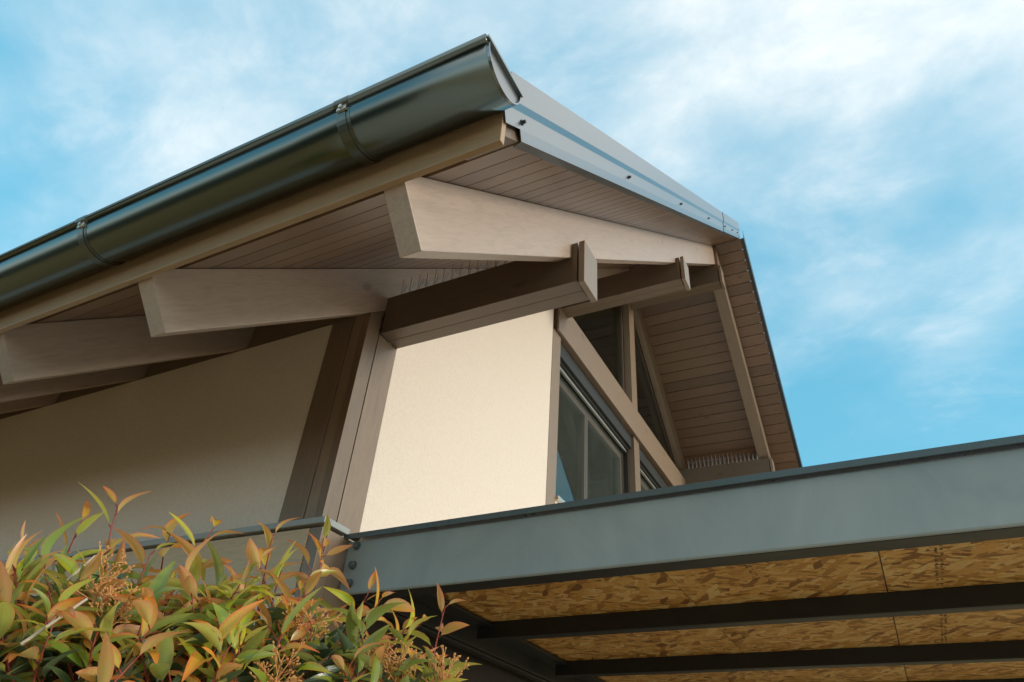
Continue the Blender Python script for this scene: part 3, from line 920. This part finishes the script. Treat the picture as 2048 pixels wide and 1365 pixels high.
def build_shrub():
    rnd = random.Random(5)
    base = Vector((-2.05 * S, 1.95 * S, 0.0))
    root = empty('shrub', base, 'leafy shrub with green and orange red shoots in front of the house corner', 'shrub')
    C = Vector((0, 0, EYE))
    TIPS = [(-2.331, 1.278, 0.706), (-2.311, 1.364, 0.798), (-2.094, 1.604, 0.78), (-2.219, 1.534, 0.75), (-2.096, 1.405, 0.627), (-2.029, 1.825, 0.822), (-1.953, 1.735, 0.684), (-1.93, 1.991, 0.849), (-1.831, 1.859, 0.694), (-1.835, 1.728, 0.638), (-1.801, 2.166, 0.687), (-1.703, 2.125, 0.651), (-1.7, 2.281, 0.561), (-1.556, 2.353, 0.674), (-1.581, 2.236, 0.582), (-1.718, 1.726, 0.564), (-2.199, 1.078, 0.502), (-2.12, 1.039, 0.43), (-2.069, 1.138, 0.427), (-1.888, 1.078, 0.338), (-2.003, 1.261, 0.4), (-1.766, 1.264, 0.352), (-1.689, 1.214, 0.29), (-1.655, 1.406, 0.354), (-1.906, 1.535, 0.508), (-1.933, 1.642, 0.57), (-2.082, 1.591, 0.65), (-2.45, 1.209, 0.611), (-1.493, 2.207, 0.437), (-1.463, 1.74, 0.349), (-1.617, 1.588, 0.391)]
    FLOW = [(-2.164, 1.325, 0.567), (-2.097, 1.366, 0.489), (-2.188, 1.314, 0.496), (-2.127, 1.469, 0.583), (-1.762, 1.833, 0.545), (-1.772, 1.87, 0.623), (-1.639, 2.09, 0.483), (-1.582, 2.136, 0.474), (-1.395, 2.153, 0.425), (-1.362, 2.235, 0.416), (-1.929, 1.788, 0.61), (-1.919, 1.686, 0.484), (-2.086, 1.142, 0.323), (-1.682, 1.677, 0.341), (-1.969, 1.469, 0.464), (-2.105, 1.685, 0.753)]
    A, B = Vector((-2.66, 0.95)), Vector((-1.52, 2.34))      # the shrub's long axis in plan
    ax = (B - A).normalized(); nrm = Vector((ax.y, -ax.x))
    def ztop(s): return 0.47 + 0.17 * math.sin(math.pi * min(1, max(0, 0.12 + 0.75 * s))) - 0.35 * max(0, s - 0.86)
    shoots = []
    for p in TIPS: shoots.append((W(p), rnd.uniform(0.16, 0.26), 0))
    for k in range(330):
        s = rnd.uniform(-0.22, 1.0); o = rnd.uniform(-0.42, 0.50)
        edge = 1 - (abs(o - 0.04) / 0.5) ** 2 * 0.55
        zt = ztop(s) * edge - 0.02
        depth = abs(rnd.gauss(0, 0.22))
        zc = zt - depth
        q = A + ax * (s * (B - A).length) + nrm * o
        if s > 0.9 and zc > 0.42: continue
        shoots.append((W((q.x, q.y, zc)), rnd.uniform(0.13, 0.22), 1 if depth < 0.10 else 2))
    leaves = []   # (matrix, geo, colour, screen size)
    tw = MB()
    for tip, ln, kind in shoots:
        out = Vector((tip.x - base.x, tip.y - base.y, 0)) * 0.5
        d = (Vector((out.x, out.y, 0.55)) + Vector((rnd.gauss(0, .22), rnd.gauss(0, .22), 0))).normalized()
        start = tip - d * ln - Vector((0, 0, 0.02))
        bend = Vector((rnd.gauss(0, .02), rnd.gauss(0, .02), 0))
        pts = []
        for i in range(6):
            u = i / 5
            pts.append(start.lerp(tip, u) + bend * math.sin(math.pi * u))
        tw.tube(pts, [0.0032 - 0.0020 * i / 5 for i in range(6)], 5)
        # side branch down into the bush
        st_ = start + Vector(((base.x - start.x) * 0.35, (base.y - start.y) * 0.35, -0.28 - rnd.uniform(0, .15)))
        tw.tube([start, start.lerp(st_, 0.5) + Vector((rnd.gauss(0, .02), rnd.gauss(0, .02), 0.02)), st_], [0.0032, 0.004, 0.005], 5)
        nl = rnd.randint(7, 10) if kind == 0 else rnd.randint(6, 9)
        az0 = rnd.uniform(0, 6.28)
        for i in range(nl):
            u = 0.18 + 0.82 * (i / (nl - 1)) ** 0.9
            p = start.lerp(tip, u) + bend * math.sin(math.pi * u)
            az = az0 + i * 2.39996
            a1 = d.orthogonal().normalized(); a2 = d.cross(a1)
            side = a1 * math.cos(az) + a2 * math.sin(az)
            spread = R(84 - 50 * u + rnd.gauss(0, 12))
            la = (d * math.cos(spread) + side * math.sin(spread)).normalized()
            size = rnd.uniform(0.068, 0.124) * (1.0 if u < 0.9 else rnd.uniform(0.55, 0.85))
            up = (d - la * d.dot(la)).normalized()
            yv = up.cross(la).normalized()
            roll = rnd.gauss(0, 0.45)
            up2 = up * math.cos(roll) + yv * math.sin(roll); y2 = up2.cross(la)
            # a short petiole lifts the blade off the twig
            pe = p + la * 0.012
            tw.tube([p, pe], [0.0014, 0.0012], 4, cap=False)
            M = Matrix(((la.x, y2.x, up2.x, pe.x), (la.y, y2.y, up2.y, pe.y), (la.z, y2.z, up2.z, pe.z), (0, 0, 0, 1))) @ Matrix.Scale(size, 4)
            r_ = rnd.random()
            if kind == 0: col = 0 if r_ < (0.35 + 0.45 * u) else 1
            elif kind == 1: col = 1 if r_ < 0.30 else (0 if r_ < 0.62 else 2)
            else: col = 3 if r_ < 0.55 else 2
            if kind == 0 and u < 0.4 and rnd.random() < 0.5: col = 2
            leaves.append((M, rnd.randrange(8), col, size / (pe - C).length * (1.6 if kind == 0 else 1.25 if kind == 1 else 0.8)))
    # deep foliage: mature dark leaves through the body of the shrub
    for k in range(2600):
        s = rnd.uniform(-0.3, 1.02); o = rnd.uniform(-0.40, 0.46)
        q = A + ax * (s * (B - A).length) + nrm * o
        zt = ztop(s) * (1 - (abs(o) / 0.5) ** 2 * 0.5) - 0.10
        if s > 0.9: zt -= 0.10
        z = zt - abs(rnd.gauss(0, 0.40))
        if z < -1.7: continue
        p = W((q.x, q.y, z))
        la = Vector((rnd.gauss(0, 1), rnd.gauss(0, 1), rnd.gauss(0.15, .5))).normalized()
        up = Vector((rnd.gauss(0, .5), rnd.gauss(0, .5), 1)); up = (up - la * up.dot(la)).normalized(); y2 = up.cross(la)
        size = rnd.uniform(0.07, 0.115)
        M = Matrix(((la.x, y2.x, up.x, p.x), (la.y, y2.y, up.y, p.y), (la.z, y2.z, up.z, p.z), (0, 0, 0, 1))) @ Matrix.Scale(size, 4)
        leaves.append((M, rnd.randrange(8), 3 if rnd.random() < 0.68 else 2, 0.0))
    tw.build('twigs', TWIG, root, smooth=True, world_coords=True)['kind'] = 'stuff'
    # stems from the ground
    for k in range(9):
        s = 0.08 + 0.1 * k
        q = A + ax * (s * (B - A).length) + nrm * rnd.uniform(-0.15, 0.2)
        top = W((q.x, q.y, 0.15 + rnd.uniform(-.1, .1)))
        foot = base + Vector((rnd.uniform(-.14, .14), rnd.uniform(-.14, .14), -0.02))
        m = MB(); m.tube([foot, foot.lerp(top, 0.4) + Vector((rnd.gauss(0, .03), rnd.gauss(0, .03), 0.08)), foot.lerp(top, 0.75) + Vector((rnd.gauss(0, .03), 0, 0.05)), top], [0.017, 0.013, 0.009, 0.005], 8)
        m.build('stem', BARK, root, smooth=True, world_coords=True)
    # cut dry shoots standing out on the left
    for p0, p1 in (((-2.25, 1.18, 0.36), (-2.21, 1.30, 0.60)), ((-1.90, 1.03, 0.27), (-1.86, 1.12, 0.40))):
        m = MB(); m.tube([W(p0), W(p1)], [0.0027, 0.0023], 7)
        m.build('cut_stem', PALESTEM, root, world_coords=True)
    leaves.sort(key=lambda t: -t[3])
    bl = root.location
    for M, gi, ci, _ in leaves[:300]:
        o = bpy.data.objects.new('leaf', LEAF_ME[gi, ci]); COL.objects.link(o)
        o.parent = root
        o.matrix_local = Matrix.Translation(-bl) @ M
    V, F, U, MI = [], [], [], []
    for M, gi, ci, _ in leaves[300:]:
        gv, gf, gu = GEO[gi]; k = len(V)
        V += [tuple(M @ Vector(v)) for v in gv]; F += [tuple(i + k for i in f) for f in gf]; U += gu; MI += [ci] * len(gf)
    o = mesh_obj('foliage', V, F, LM, root, smooth=True, world_coords=True)
    o['kind'] = 'stuff'
    fill_uv(o.data, U); o.data.polygons.foreach_set('material_index', MI); o.data.update()
    # dry flower heads: forked stalks with tiny capsules
    for p in FLOW[:2] + FLOW[4:5] + FLOW[6:9] + FLOW[13:14]:
        m = MB(); c = C + (W(p) - C) * 0.94 + Vector((0, 0, 0.012)); st0 = c - Vector((0, 0, 0.11))
        m.tube([st0, c - Vector((0, 0, 0.03))], [0.0022, 0.0018], 5)
        for b in range(16):
            az = b * 2.4 + rnd.uniform(-.4, .4); el = rnd.uniform(0.1, 1.1)
            o0 = st0.lerp(c - Vector((0, 0, 0.03)), 0.35 + 0.65 * b / 15)
            dr = Vector((math.cos(az) * math.cos(el), math.sin(az) * math.cos(el), math.sin(el)))
            e0 = o0 + dr * rnd.uniform(0.035, 0.062)
            m.tube([o0, e0], [0.0011, 0.0008], 4, cap=False)
            for t_ in range(7):
                d2 = (dr + Vector((rnd.gauss(0, .55), rnd.gauss(0, .55), rnd.gauss(0.1, .45)))).normalized()
                o1 = o0.lerp(e0, rnd.uniform(0.45, 1.0)); e1 = o1 + d2 * rnd.uniform(0.010, 0.020)
                m.tube([o1, e1], 0.0008, 3, cap=False)
                m.tube([e1 - d2 * 0.002, e1, e1 + d2 * 0.0022, e1 + d2 * 0.004], [0.0007, 0.0020, 0.0017, 0.0006], 5)
        m.build('flower_head', DRYFLOWER, root, world_coords=True)
build_shrub()
